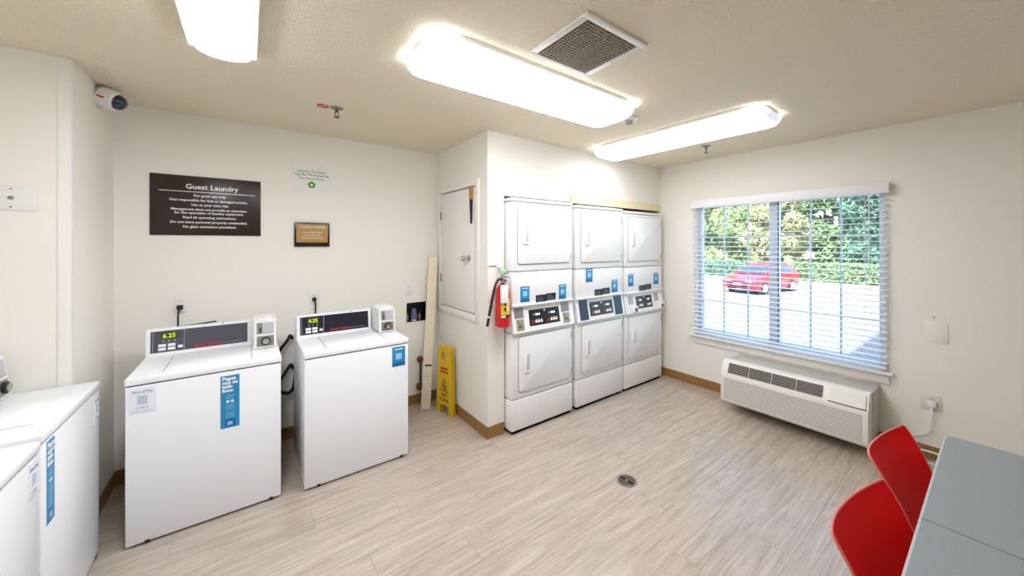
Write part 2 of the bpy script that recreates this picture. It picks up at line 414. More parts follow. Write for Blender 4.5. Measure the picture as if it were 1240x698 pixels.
o = bx('red_mark', REDP, t, -.016, -.0008, -.005, .016, 0, .005); o.matrix_local = Matrix.Translation(pt) @ Mt

# ------------------------------------------------------------------ washers
WW, WD, ZS, ZT = .651, .675, .826, .866
def pay_strip(parent, x, z0, z1, w, y=-.0012, lines=('Pague','con su','telé-','fono')):
    s = bx('pay_sticker', STKB, parent, x, y, z0, x+w, 0, z1)
    s['label'] = 'tall blue phone payment sticker'
    hh = z1-z0
    for k, q in enumerate(lines): text(q, hh*.088, WHT, s, x+w*.08, y-.0003, z1 - hh*(.085+.075*k), align='LEFT', bold=.0012)
    mb = MB()
    for k in range(5): mb.box(x+w*.28, y-.0004, z1-hh*(.37+.016*k)-.0012, x+w*(.72-.06*(k%3)), y, z1-hh*(.37+.016*k))
    for k in range(6): mb.box(x+w*.26, y-.0004, z1-hh*(.55+.02*k)-.0012, x+w*(.80-.07*(k%3)), y, z1-hh*(.55+.02*k))
    for k in range(6): mb.box(x+w*.26, y-.0004, z1-hh*(.70+.02*k)-.0012, x+w*(.78-.06*(k%2)), y, z1-hh*(.70+.02*k))
    mb.build('fine_print', STKQ, s, smooth=False)['kind'] = 'stuff'
    for k in (0, 1): MB().lathe([(.001,0),(w*.09,0),(w*.09,.0006),(.001,.0006)], 12, Matrix.Translation((x+w*(.38+.24*k), y, z1-hh*.495)) @ ROTX).build('dot', WHT, s)
    bx('dark_square', STKD, s, x+w*.24, y-.0004, z0+hh*.02, x+w*.78, y, z0+hh*.17)
    bx('pale_square', STKQ, s, x+w*.36, y-.0008, z0+hh*.05, x+w*.64, y-.0002, z0+hh*.12)
def shine_label(parent, x, z0, z1, w, y=-.0012):
    s = bx('machine_sticker', STKW, parent, x, y, z0, x+w, 0, z1); s['label'] = 'small pale machine number sticker'
    hh = z1-z0
    text('ShinePay', w*.22, mat('slate print', (120,135,160), .5), s, x+w/2, y-.0003, z1-hh*.22)
    bx('pale_square', mat('pale grey blue square', (188,204,226), .4), s, x+w*.32, y-.0005, z0+hh*.36, x+w*.68, y, z0+hh*.68)
    text('214073', w*.15, GREYP, s, x+w/2, y-.0003, z0+hh*.18)
    mb = MB()
    for k in range(2): mb.box(x+w*.1, y-.0004, z0+hh*(.05+.05*k), x+w*(.9-.1*k), y, z0+hh*(.05+.05*k)+.001)
    mb.build('fine_print', GREYP, s, smooth=False)['kind'] = 'stuff'
def pay_square(parent, x0, x1, z0, z1, y=-.0012):
    s = bx('pay_sticker', STKB, parent, x0, y, z0, x1, 0, z1); s['label'] = 'small blue phone payment sticker'
    w, hh = x1-x0, z1-z0
    bx('pale_square', STKQ, s, x0+w*.27, y-.0004, z0+hh*.36, x1-w*.27, y, z0+hh*.36+w*.46)
    bx('white_line', WHT, s, x0+w*.18, y-.0004, z1-hh*.15, x1-w*.18, y, z1-hh*.10)
    bx('dark_band', STKD, s, x0, y-.0003, z0, x1, y, z0+hh*.2)

def washer(label, loc, rz, panel, price, dz=0.0):
    t = thing('washing_machine', label, 'washer', loc, rz, 'top-loading coin washers')
    zs, zt = ZS+dz, ZT+dz
    MB().box(0, 0, .013, WW, WD-.01, zs-.002, bev=.006).build('cabinet', ENAM, t)
    bx('seam', DARK, t, .004, .004, zs-.003, WW-.004, WD-.014, zs+.002)
    top = MB().box(-.003, -.004, zs+.002, WW+.003, WD-.005, zt, bev=.009, seg=3).build('top_panel', ENAM, t)
    MB().box(.135, .055, zt-.003, .505, .42, zt+.005, bev=.005).build('lid', ENAM, t)
    for xx in (.128, .5075): MB().box(xx, .055, zt-.002, xx+.0045, .42, zt+.0008).build('lid_seam', mat('light seam', (178,176,176), .7), t)
    for x in (.035, WW-.035):
        for yy in (.04, WD-.05): MB().lathe([(.018,0),(.018,.008),(.011,.010),(.011,.02)], 12, Matrix.Translation((x, yy, 0))).build('foot', BLACK, t)
    for x in (.07, WW-.06): bx('clip', BLACK, t, x, -.002, .010, x+.018, .01, .022)
    # console
    c = MB().prism([(.455,zt-.004),(.475,zt+.163),(.487,zt+.165),(.60,zt+.118),(.625,zt-.004)], lambda p, a: (a, p[0], p[1]), .002, .505).build('console', ENAM, t)
    def cf(x, s): # point on the sloped console face, s 0..1 upwards
        return Vector((x, .455+.02*s-.0018, zt-.004+.169*s))
    def panelq(nm, m, x0, x1, s0, s1, lift, par):
        v = Vector((0, -lift, 0)); mb = MB()
        mb.quad(cf(x0,s0)+v, cf(x1,s0)+v, cf(x1,s1)+v, cf(x0,s1)+v); return mb.build(nm, m, par, smooth=False)
    p = panelq('control_glass', panel, .022, .488, .14, .90, .0, c)
    panelq('side_strip', STEEL, .030, .034, .16, .88, .0008, c); panelq('divider', STEEL, .170, .175, .14, .90, .0008, c)
    panelq('display', LCD, .068, .140, .60, .84, .0008, c)
    sl = Matrix.Rotation(-math.atan2(.02,.169), 4, 'X')
    q = cf(.104, .645); text(price, .036, LCDT, c, q.x, q.y-.0014, q.z, 'display_digits', rot=sl, sx=.95)
    for k in range(2):
        for j in range(2): panelq('button', WHT, .056+k*.042, .090+k*.042, .20+j*.13, .30+j*.13, .001, c)
    panelq('button', WHT, .144, .166, .24, .34, .001, c)
    for k in range(3): panelq('indicator', GREYP, .074+.026*k, .081+.026*k, .50, .56, .001, c)
    q = cf(.285, .20); text('Speed Queen', .026, REDP, c, q.x, q.y-.0012, q.z, 'brand_lettering', rot=sl, bold=.0006)
    q = cf(.410, .21); text('Commercial Washer', .013, GREYP, c, q.x, q.y-.0012, q.z, 'lettering', rot=sl)
    MB().lathe([(.004,0),(.004,.002)], 8, Matrix.Translation((.36,.473,zt+.159)) @ ROTX).build('screw', BLACK, c)
    # coin box
    k = MB().prism([(.262,zt+.0055),(.285,zt+.185),(.52,zt+.185),(.52,zt+.0055)], lambda p, a: (a, p[0], p[1]), .522, .640).build('coin_box', ENAM2, t)
    def kf(x, s): return Vector((x, .262+.023*s-.0015, zt+.0055+.1795*s))
    def kq(nm, m, x0, x1, s0, s1, lift=0.0):
        v = Vector((0,-lift,0)); return MB().quad(kf(x0,s0)+v, kf(x1,s0)+v, kf(x1,s1)+v, kf(x0,s1)+v).build(nm, m, k, smooth=False)
    kq('coin_plate', STEEL, .536, .628, .50, .90); kq('coin_plate', mat('pale metal', (205,204,210), .4, .3), .566, .628, .52, .90, .0006); kq('coin_slot', DARK, .552, .558, .55, .74, .0010); kq('lower_plate', STEEL, .536, .628, .05, .42)
    cc = kf(.584, .24)
    MB().lathe([(.026,0),(.026,.012),(.022,.014),(.001,.014)], 18, Matrix.Translation(cc) @ ROTX).build('lock_ring', BLACK, k)
    MB().lathe([(.019,.014),(.019,.020),(.001,.020)], 16, Matrix.Translation(cc) @ ROTX).build('lock_core', CHROME, k)
    MB().box(.545, .32, zt+.1835, .62, .36, zt+.192, bev=.003).build('top_latch', ENAM2, k)
    return t
w1 = washer('white coin washer with tall blue sticker under the black sign', (-.491, 2.712, 0), 0, CONSR, '6.25')
pay_strip(w1, .368, .502, .800, .084); shine_label(w1, .012, .682, .815, .10)
w2 = washer('white coin washer with small blue square sticker beside the wooden board', (.278, 2.672, 0), 0, CONSB, '4.25')
pay_square(w2, .536, .628, .672, .812)
wa = washer('white coin washer against the left wall, farther of the corner pair', (-.590, 2.128, 0), 90, CONSB, '4.25')
pay_strip(wa, .042, .505, .815, .068); shine_label(wa, .575, .672, .805, .068)
wb = washer('white coin washer cut off by the photo edge, nearest to the viewer', (-.590, 1.462, 0), 90, CONSB, '4.25', dz=-.018)
shine_label(wb, .565, .665, .795, .082)

# ------------------------------------------------------------------ stacked dryers
def dryer(label, loc, kz, kind):
    t = thing('stacked_dryer', label, 'dryer', loc, 0, 'stacked coin dryers')
    W, Dp = .685, .74; Z = lambda z: z*kz
    bx('plinth', DARK, t, .02, .02, 0, W-.02, Dp-.02, Z(.03))
    MB().box(0, 0, Z(.026), W, Dp, Z(.279), bev=.012, seg=3).build('kick_panel', ENAM2, t)
    MB().box(0, 0, Z(.283), W, Dp, Z(.822), bev=.012, seg=3).build('lower_cabinet', ENAM2, t)
    bx('seam', mat('grey seam', (120,118,118), .7), t, .01, .012, Z(.10), W-.01, Dp-.02, Z(1.88))
    MB().box(0, 0, Z(1.05), W, Dp, Z(1.322), bev=.012, seg=3).build('middle_cabinet', ENAM2, t)
    MB().box(0, 0, Z(1.326), W, Dp, Z(1.900), bev=.012, seg=3).build('upper_cabinet', ENAM2, t)
    MB().box(-.002, -.003, Z(1.904), W+.002, Dp, Z(1.932), bev=.009, seg=3).build('top_cap', ENAM2, t)
    # sloped control section
    y0, y1, z0, z1 = -.028, .012, Z(.828), Z(1.046)
    c = MB().prism([(y0,z0),(y1,z1),(Dp,z1),(Dp,z0)], lambda p, a: (a, p[0], p[1]), .001, W-.001).build('control_section', ENAM2, t)
    MB().box(.002, -.020, Z(1.040), W-.002, .03, Z(1.056), bev=.005).build('ledge', ENAM2, t)
    def cf(x, z, lift=.001):
        s = (Z(z)-z0)/(z1-z0); return Vector((x, y0+(y1-y0)*s-lift, Z(z)))
    def q(nm, m, xa, xb, za, zb, lift=.001, par=None):
        return MB().quad(cf(xa,za,lift), cf(xb,za,lift), cf(xb,zb,lift), cf(xa,zb,lift)).build(nm, m, par or c, smooth=False)
    pl = (.172, .510) if kind != 'grey' else (.185, .475)
    p = q('control_film', PANBK, pl[0], pl[1], .868, 1.0)
    w = pl[1]-pl[0]
    for s in (0, 1):
        xo = pl[0] + w*(.08 + .5*s)
        for j in range(3): q('button', WHT, xo+w*(.10+.085*j), xo+w*(.165+.085*j), .890, .910, .002)
        q('button', REDP, xo, xo+w*.04, .886, .914, .002)
        for j in range(3): q('icon', WHT, xo+w*(.12+.08*j), xo+w*(.165+.08*j), .912, .917, .002)
        q('readout', mat('readout white', (225,230,240), .4, emit=.3), xo+w*.12, xo+w*.27, .950, .967, .002)
        q('readout_dot', WHT, xo+w*.06, xo+w*.075, .950, .967, .002)
    q('indicator', WHT, pl[0]+w*.48, pl[0]+w*.53, .978, .990, .002)
    sl = mat('coin slide', (178,170,152), .45, .5)
    if kind == 'coin':
        for xa, xb in ((.025,.118),(.535,.632)):
            q('coin_plate', mat('grey coin plate', (150,148,146), .45, .6), xa, xb, .945, 1.028)
            q('plate_lip', ENAM2, xa-.004, xb+.010, .938, .945, .006)
            q('coin_slide', sl, xa+.014, xb-.002, .845, .935)
            cc = cf((xa+xb)/2+.006, .888, .002)
            MB().lathe([(.018,0),(.018,.010),(.013,.013),(.001,.013)], 14, Matrix.Translation(cc) @ ROTX).build('coin_lock', STEEL, c)
            q('coin_slot', DARK, xa+.028, xa+.034, .905, .930, .002)
    elif kind == 'blue':
        for xa, xb in ((.035,.150),(.532,.655)): q('blank_plate', PANBL, xa, xb, .842, 1.030)
    else:
        for xa, xb in ((.055,.140),(.520,.600)):
            q('coin_plate', mat('light coin plate', (182,180,176), .5, .3), xa, xb, .925, 1.015)
        for xa in (.10, .585):
            b = cf(xa+.04, .868, 0)
            MB().box(xa, b.y-.03, Z(.835), xa+.075, b.y+.01, Z(.905), bev=.006).build('coin_box', ENAM2, c)
            MB().lathe([(.020,0),(.020,.006),(.001,.006)], 14, Matrix.Translation((xa+.038, b.y-.030, Z(.87))) @ ROTX).build('coin_lock', BLACK, c)
            MB().lathe([(.012,.006),(.012,.010),(.001,.010)], 12, Matrix.Translation((xa+.038, b.y-.030, Z(.87))) @ ROTX).build('lock_core', CHROME, c)
    # doors
    def door(x0, x1, za, zb, hz):
        d = MB()
        d.box(x0, -.012, Z(za), x1, .004, Z(zb))
        ed = [e for e in d.bm.edges if abs(e.verts[0].co.x-e.verts[1].co.x) < 1e-6 and abs(e.verts[0].co.z-e.verts[1].co.z) < 1e-6]
        bmesh.ops.bevel(d.bm, geom=ed, offset=.022, segments=4, profile=.5, affect='EDGES')
        fe = [e for e in d.bm.edges if all(v.co.y < -.011 for v in e.verts)]
        bmesh.ops.bevel(d.bm, geom=fe, offset=.004, segments=2, profile=.5, affect='EDGES')
        o = d.build('door', ENAM2, t)
        g = MB().box(x0-.004, -.0015, Z(za)-.004, x1+.004, .004, Z(zb)+.004)
        ed = [e for e in g.bm.edges if abs(e.verts[0].co.x-e.verts[1].co.x) < 1e-6 and abs(e.verts[0].co.z-e.verts[1].co.z) < 1e-6]
        bmesh.ops.bevel(g.bm, geom=ed, offset=.025, segments=4, profile=.5, affect='EDGES')
        g.build('gasket', mat('grey seam', (0,0,0)), t)
        hx = x0+.048
        MB().box(hx, -.030, Z(hz), hx+.018, -.012, Z(hz+.15), bev=.005).box(hx, -.024, Z(hz), hx+.055, -.0121, Z(hz+.012), bev=.003).build('handle', ENAM, o)
        MB().box(hx+.0185, -.0135, Z(hz+.012), hx+.055, -.012, Z(hz+.145), bev=.0006).build('handle_recess', mat('recess grey', (205,203,200), .5), o)
        for s in (.10, .86): bx('hinge', STEEL, t, x1-.001, -.011, Z(za+(zb-za)*s)-.03, x1+.007, -.001, Z(za+(zb-za)*s)+.03)
    door(.070, .652, .338, .788, .492); door(.060, .645, 1.388, 1.870, 1.552)
    # program label
    lb = bx('program_label', PANBK, t, .250, -.0012, Z(1.045), .365, 0, Z(1.118)); bx('program_label', PANBK, t, .365, -.0012, Z(1.062), .475, 0, Z(1.124))
    mb = MB()
    for k in range(3): mb.box(.262, -.0017, Z(1.058+.018*k), .345-.01*k, -.001, Z(1.061+.018*k)).box(.378, -.0017, Z(1.072+.016*k), .462-.012*k, -.001, Z(1.075+.016*k))
    mb.build('fine_print', GREYP, lb, smooth=False)['kind'] = 'stuff'
    return t
YDR = 2.428
d1 = dryer('stacked dryer with coin slides beside the fire extinguisher', (1.680, YDR, 0), 1.0, 'coin')
d2 = dryer('middle stacked dryer with dark blue control end plates', (2.408, YDR, 0), .994, 'blue')
d3 = dryer('stacked dryer nearest the window wall with round coin locks', (3.116, YDR, 0), .986, 'grey')
pay_square(d1, .088, .182, 1.072, 1.202); pay_square(d1, .512, .600, 1.060, 1.190)
pay_square(d2, .128, .222, 1.190, 1.318); pay_square(d2, .502, .594, 1.064, 1.190)
pay_square(d3, .062, .150, 1.105, 1.232); pay_square(d3, .520, .612, 1.098, 1.226)

# ------------------------------------------------------------------ access door in the alcove wall
t = thing('door_1', 'white access door in the wall beside the dryers', None, (XA, 3.375, .96), -90, kind='structure')
DW, DH = .675, 1.085
MB().box(-.07,-.014,-.06,0,-.0005,DH+.05,bev=.003).box(DW,-.014,-.06,DW+.06,-.0005,DH+.05,bev=.003).box(0,-.014,DH,DW,-.0005,DH+.05,bev=.003).box(0,-.014,-.06,DW,-.0005,0,bev=.003).build('frame', TRIMW, t)
bx('closet_back', DARK, t, -.001, .085, 0, DW, .099, DH)
sl = MB().box(.006, -.008, .008, DW-.014, .03, DH-.010, bev=.003).build('slab', TRIMW, t)
Mk = Matrix.Translation((DW-.105, -.008, .47)) @ ROTX
MB().lathe([(.030,0),(.030,.006),(.012,.010),(.012,.034),(.022,.042),(.026,.056),(.022,.070),(.001,.074)], 20, Mk).build('knob', CHROME, sl)
for z in (.865, .27): MB().box(-.004,-.020,z-.04,.010,-.0085,z+.04,bev=.002).build('hinge', STEEL, sl)
t = thing('wooden_wedge', 'orange wooden wedge with tapered black tip stuck atop the access door', 'wedge', (XA, 2.745, 1.93), -90)  # taken as a wooden wedge with a tapered black blade
MB().box(-.020,-.034,.0,.020,-.0145,.115,bev=.006).build('handle', WOODO, t)
MB().prism([(-.016,0),(.014,0),(.006,-.205),(-.001,-.205)], lambda p, a: (p[0], a, p[1]), -.030, -.0147).build('tip', BLACK, t)

# ------------------------------------------------------------------ wall signs
def back_thing(name, label, cat, x, z): return thing(name, label, cat, (x, YB, z))
t = back_thing('guest_laundry_sign', 'large dark brown sign with white Guest Laundry rules', 'sign', -.221, 1.8225)
w, hh = .596, .416
MB().box(-w/2,-.008,-hh/2,w/2,-.0004,hh/2,bev=.0015).build('board', SIGNB, t)
text('Guest Laundry', .048, WHT, t, .02, -.0088, .118, bold=.0008)
bx('rule', WHT, t, -.255, -.0095, .0955, .262, -.0078, .0995)
rows = [('For guest use only.', .064), ('Not responsible for lost or damaged articles.', .031), ('Use at your own risk.', -.001), ('Management does not provide an attendant', -.033), ('for the operation of laundry equipment.', -.058), ('Read all operating instructions.', -.090), ('Do not leave personal property unattended.', -.123), ('No glass containers permitted.', -.155)]
for s, z in rows: text(s, .0232, WHT, t, .008, -.0088, z, bold=.0005)
t = back_thing('laundry_notice', 'pale laminated notice with green lettering and a flower', 'notice', .420, 2.083)
w, hh = .298, .226
bx('sheet', PAPER, t, -w/2,-.003,-hh/2,w/2,-.0004,hh/2)
for s, z in (('Laundry Products', .058), ('Can Be Purchased At', .030), ('The Front Desk', .000)): text(s, .0285, GREEN, t, -.005, -.0034, z, bold=.0003)
mb = MB()
for k in range(5):
    a = R(90+72*k); mb.lathe([(.001,0),(.013,0),(.013,.0006),(.001,.0006)], 10, Matrix.Translation((-.005+.017*math.cos(a), -.0031, -.042+.017*math.sin(a))) @ ROTX)
mb.build('flower', GREEN, t)
MB().lathe([(.001,0),(.010,0),(.010,.0006),(.001,.0006)], 10, Matrix.Translation((-.005,-.0038,-.042)) @ ROTX).build('flower_centre', PAPER, t)
t = back_thing('room_plaque', 'small gold plaque in a black frame below the notice', 'plaque', .4185, 1.631)
w, hh = .251, .197
MB().box(-w/2,-.016,-hh/2,w/2,-.0004,hh/2,bev=.002).build('frame', mat('dark frame', (34,22,18), .3), t)
bx('plate', GOLD, t, -w/2+.014,-.0175,-hh/2+.034,w/2-.014,-.0155,hh/2-.014)
text('LAUNDRY ROOM', .0235, WHT, t, 0, -.0178, .054, bold=.0002)
for s, z in (('COURTESY 24HR', .010), ('LOCATED AT', -.013), ('THE FRONT DESK', -.036)): text(s, .019, WHT, t, 0, -.0178, z)

# ------------------------------------------------------------------ outlets, plates, cords
def outlet(label, loc, rz, m=PLASW, w=.074, hh=.118):
    t = thing('wall_outlet', label, 'outlet', loc, rz, 'wall outlets')
    MB().box(-w/2,-.006,-hh/2,w/2,-.0004,hh/2,bev=.0025).build('plate', m, t)
    for s in (-1, 1):
        o = MB().lathe([(.017,.006),(.017,.0085),(.001,.0085)], 16, Matrix.Translation((0,0,s*.021)) @ ROTX).build('socket', m, t)
        for x in (-.006, .006): bx('slot', DARK, o, x-.001, -.0092, s*.021-.002, x+.001, -.0084, s*.021+.007)
    return t
outlet('white wall outlet with black plug behind the washer under the sign', (-.368, YB, 1.135), 0)
outlet('white wall outlet with black plug behind the navy console washer', (.431, YB, 1.108), 0)
outlet('empty white wall outlet above the recessed supply box', (1.214, YB, 1.120), 0)
outlet('cream wall outlet with white plug beside the window', (XR, .318, .410), -90, PLASC, .105, .118)
t = thing('jack_plate', 'white wall plate with a round jack on the left wall stub', 'wall plate', (-.862, YN, 1.765))
MB().box(-.075,-.006,-.058,.075,-.0004,.058,bev=.003).build('plate', PLASW, t)
MB().lathe([(.009,.006),(.009,.010),(.004,.016),(.001,.016)], 12, ROTX).build('jack', STEEL, t)
for z in (-.042, .042): MB().lathe([(.004,.006),(.004,.0075),(.001,.0075)], 8, Matrix.Translation((0,0,z)) @ ROTX).build('screw', STEEL, t)
t = thing('blank_plate', 'painted over blank cover plate on the window wall', 'wall plate', (XR, .292, .920), -90)
MB().box(-.058,-.005,-.078,.058,-.0004,.078,bev=.002).build('plate', WALL, t)
MB().lathe([(.006,0),(.006,.004),(.001,.004)], 8, Matrix.Translation((-.012,0,.105)) @ ROTX).build('screw', STEEL, t)

def cord(name, label, cat, pts, r, m, plug=None, group=None, sub=6):
    t = thing(name, label, cat, pts[0], 0, group)
    P = [Vector(p)-Vector(pts[0]) for p in pts]; out = []
    for i in range(len(P)-1):                     # catmull-rom
        a, b, c, d = P[max(i-1,0)], P[i], P[i+1], P[min(i+2,len(P)-1)]
        for k in range(sub):
            u = k/sub; out.append(.5*((2*b)+(c-a)*u+(2*a-5*b+4*c-d)*u*u+(3*b-a-3*c+d)*u**3))
    out.append(P[-1]); MB().tube(out, r, 6).build('cable', m, t)
    if plug: MB().box(*plug[0], *plug[1], bev=.004).build('plug', m, t)
    return t
cord('power_cord', 'black power cord plugged in behind the washer under the sign', 'cord', [(-.371, YB-.03, 1.112), (-.378, YB-.032, 1.07), (-.379, YB-.03, 1.00), (-.376, YB-.03, .985), (-.30, YB-.028, .988), (-.18, YB-.03, .998)], .0055, BLACK, ((-.016,-.006,-.012),(.016,.0205,.020)), 'washer power cords')
cord('power_cord', 'short black power cord plugged in behind the navy console washer', 'cord', [(.431, YB-.03, 1.095), (.438, YB-.035, 1.06), (.437, YB-.04, 1.0), (.432, YB-.05, .95), (.43, YB-.06, .88)], .0065, BLACK, ((-.014,-.006,-.01),(.014,.0205,.018)), 'washer power cords')
cord('white_cord', 'white power cord hanging from the outlet and lying along the window wall', 'cord', [(XR-.02, .312, .38), (XR-.035, .312, .33), (XR-.03, .318, .22), (XR-.02, .36, .165), (XR-.02, .47, .12), (XR-.03, .56, .05), (XR-.035, .50, .055), (XR-.04, .40, .062), (XR-.045, .25, .062), (XR-.05, .12, .02), (XR-.08, .10, .008), (XR-.10, .2, .008), (XR-.10, .32, .008), (XR-.09, .45, .008)], .0065, PLASW, ((-.012,-.022,.0),(.0115,.022,.045)))
# drain hoses between the two washers
cord('supply_hose', 'black hose bending up behind the gap between washers, topmost', 'hose', [(.19, YB-.03, .70), (.20, YB-.05, .735), (.245, YB-.06, .80), (.262, YB-.05, .83), (.28, YB-.03, .80)], .012, BLACK, group='hoses between the washers')
cord('supply_hose', 'black looped hose in the gap between washers, in the middle', 'hose', [(.20, YB-.03, .46), (.205, YB-.05, .50), (.25, YB-.06, .58), (.268, YB-.05, .60), (.285, YB-.03, .56)], .012, BLACK, group='hoses between the washers')
cord('supply_hose', 'black curved hose in the gap between washers, lowest', 'hose', [(.175, YB-.05, .44), (.20, YB-.06, .405), (.25, YB-.06, .385), (.285, YB-.05, .42), (.30, YB-.03, .52)], .013, BLACK, group='hoses between the washers')

# recessed supply box
t = thing('supply_box', 'recessed black washer supply box with white frame in the back wall', 'utility box', (BOX[0], YB, BOX[2]))
bw, bh = BOX[1]-BOX[0], BOX[3]-BOX[2]
MB().box(-.014,-.008,-.014,0,.004,bh+.014,bev=.002).box(bw,-.008,-.014,bw+.014,.004,bh+.014,bev=.002).box(0,-.008,bh,bw,.004,bh+.014,bev=.002).box(0,-.008,-.014,bw,.004,0,bev=.002).build('frame', PLASW, t)
NAVY = mat('black navy plastic', (16,18,34), .4)
MB().box(.001,.085,.001,bw-.001,.09,bh-.001).box(.001,.004,.001,.004,.085,bh-.001).box(bw-.004,.004,.001,bw-.001,.085,bh-.001).box(.004,.004,.001,bw-.004,.085,.004).box(.004,.004,bh-.004,bw-.004,.085,bh-.001).build('tub', NAVY, t)
MB().lathe([(.034,0),(.034,.03),(.026,.06),(.02,.1)], 16, Matrix.Translation((bw*.46,.045,.02))).build('drain_boot', mat('slate blue rubber', (96,104,140), .5), t)
for x in (.028, bw-.045):
    MB().lathe([(.010,.004),(.010,.035),(.014,.037),(.014,.05),(.006,.052),(.006,.075)], 12, Matrix.Translation((x,.05,0))).build('valve', mat('brass', (196,180,120), .35, .7), t)
MB().lathe([(.026,.004),(.026,.016),(.001,.018)], 14, Matrix.Translation((bw*.43,.03,0))).build('cap', PLASW, t)

# pipe with two round fittings, behind the board
t = thing('drain_valve', 'dark pipe with two round brown fittings low on the back wall', 'pipe', (1.318, YB, 0))
MB().tube([(.012,-.028,.165),(.004,-.03,.28),(.010,-.026,.43)], .009, 8).build('pipe', BLACK, t)
FIT = mat('corroded brown metal', (116,84,64), .55, .5, noise=.2, nscale=40)
for z, r in ((.172,.036),(.435,.030)):
    MB().lathe([(.012,.001),(.012,.012),(r,.016),(r,.034),(r*.6,.040),(.001,.042)], 18, Matrix.Translation((.002,0,z)) @ ROTX).build('fitting', FIT, t)

# leaning board
p0, p1 = Vector((1.315, 3.318, 0)), Vector((1.450, 3.455, 1.425))
t = thing('wooden_board', 'pale unpainted wooden board leaning into the alcove corner', 'board', p0)
zax = (p1-p0).normalized(); xax = (Vector((.94,-.34,0)) - zax*Vector((.94,-.34,0)).dot(zax)).normalized(); yax = zax.cross(xax)
Mb = Matrix((xax, yax, zax)).transposed().to_4x4(); Ln = (p1-p0).length
o = MB().box(-.043,-.009,.004,.043,.009,Ln,bev=.002).build('plank', WOODP, t); o.matrix_local = Mb
o = bx('pencil_mark', BLACK, t, -.026,-.0098,.395,.036,-.0088,.410); o.matrix_local = Mb
o = bx('pencil_mark', mat('faint mark', (190,178,150), .6), t, -.02,-.0098,.30,.02,-.0088,.304); o.matrix_local = Mb

# wet floor sign, folded, standing by the alcove wall
pa, pb = Vector((1.402, 3.245, 0)), Vector((1.450, 3.008, 0))
t = thing('wet_floor_sign', 'folded yellow wet floor caution sign standing by the alcove wall', 'caution sign', pa, math.degrees(math.atan2(pb.y-pa.y, pb.x-pa.x)))
SWD = (pb-pa).length; SH = .62
def leaf(name, y0, y1):
    mb = MB(); c = SWD/2
    # feet at the bottom, taper towards the top, handle hole left open between four pieces
    lo = [(0,0),(.055,0),(.062,.075),(c,.088),(SWD-.062,.075),(SWD-.055,0),(SWD,0),(SWD-.024,.50),(.024,.50)]
    mb.prism(lo, lambda p, a: (p[0], a, p[1]), y0, y1)
    mb.prism([(.024,.50),(c-.042,.50),(c-.042,.565),(.028,.565)], lambda p, a: (p[0], a, p[1]), y0, y1)
    mb.prism([(c+.042,.50),(SWD-.024,.50),(SWD-.028,.565),(c+.042,.565)], lambda p, a: (p[0], a, p[1]), y0, y1)
    mb.prism([(.028,.565),(SWD-.028,.565),(SWD-.034,.605),(SWD-.05,SH),(.05,SH),(.034,.605)], lambda p, a: (p[0], a, p[1]), y0, y1)
    return mb.build(name, YEL, t, smooth=False)
fr = leaf('panel', -.012, -.001); leaf('panel', .012, .022)
bx('hinge', YEL, t, .05, -.001, SH-.04, SWD-.05, .012, SH-.01)
c = SWD/2
bx('red_band', REDP, fr, c-.055, -.0128, .375, c+.055, -.0121, .425); text('CAUTION', .026, YEL, fr, c, -.0134, .391, bold=.0008)
mb = MB()
A, Bq, Cq = Vector((c,0,.335)), Vector((c-.062,0,.205)), Vector((c+.062,0,.205)); G = (A+Bq+Cq)/3
tri = [A,Bq,Cq]; inn = [G+(v-G)*.80 for v in tri]
for k in range(3):
    q = [tri[k], tri[(k+1)%3], inn[(k+1)%3], inn[k]]; mb.quad(*[(v.x, -.0126, v.z) for v in q])
mb.build('triangle', mat('brown print', (70,40,18), .5), fr, smooth=False)
mb = MB(); mb.tube([(c-.008,-.0135,.268),(c+.006,-.0135,.243),(c-.012,-.0135,.222)], .005, 6).tube([(c+.006,-.0135,.243),(c+.028,-.0135,.226)], .005, 6).tube([(c-.004,-.0135,.262),(c+.018,-.0135,.262)], .004, 6)
mb.lathe([(.001,0),(.009,0),(.009,.001),(.001,.001)], 10, Matrix.Translation((c-.012,-.0126,.284)) @ ROTX).build('slipping_figure', mat('brown print', (0,0,0)), fr)
text('WET', .040, mat('brown print', (0,0,0)), fr, c, -.0126, .160, bold=.0012); text('FLOOR', .040, mat('brown print', (0,0,0)), fr, c, -.0126, .118, bold=.0012)

# ------------------------------------------------------------------ fire extinguisher
EX, EY = 1.592, YD-.085
t = thing('fire_extinguisher', 'red fire extinguisher with black hose hung on the wall end', 'extinguisher', (EX, EY, .90))
MB().lathe([(.050,0),(.058,.006),(.060,.02),(.060,.265),(.054,.295),(.036,.322),(.022,.334),(.020,.345)], 28).build('cylinder', REDX, t)
MB().lathe([(.019,.340),(.019,.372),(.013,.376),(.013,.392)], 14).build('valve', CHROME, t)
MB().box(-.012,-.075,.392,.012,.018,.400,bev=.002).box(-.012,-.080,.412,.012,.015,.420,bev=.002,rot=Matrix.Rotation(R(-14),3,'X')).build('lever', CHROME, t)
MB().lathe([(.014,0),(.014,.012),(.001,.013)], 14, Matrix.Translation((.012,-.016,.362)) @ ROTX).build('gauge', STEEL, t)
hp = [(-.012,-.004,.372),(-.045,-.02,.376),(-.085,-.035,.340),(-.115,-.045,.26),(-.138,-.045,.16),(-.150,-.045,.105)]
hs = []
for i in range(len(hp)-1):
    a,b_,c_,d_ = [Vector(hp[max(0,min(len(hp)-1,j))]) for j in (i-1,i,i+1,i+2)]
    for k in range(5):
        u=k/5; hs.append(.5*((2*b_)+(c_-a)*u+(2*a-5*b_+4*c_-d_)*u*u+(3*b_-a-3*c_+d_)*u**3))
hs.append(Vector(hp[-1]))
MB().tube(hs, .0105, 10).build('hose', BLACK, t)
d_ = Vector((-.012,0,-.055)).normalized(); e0 = Vector(hp[-1])
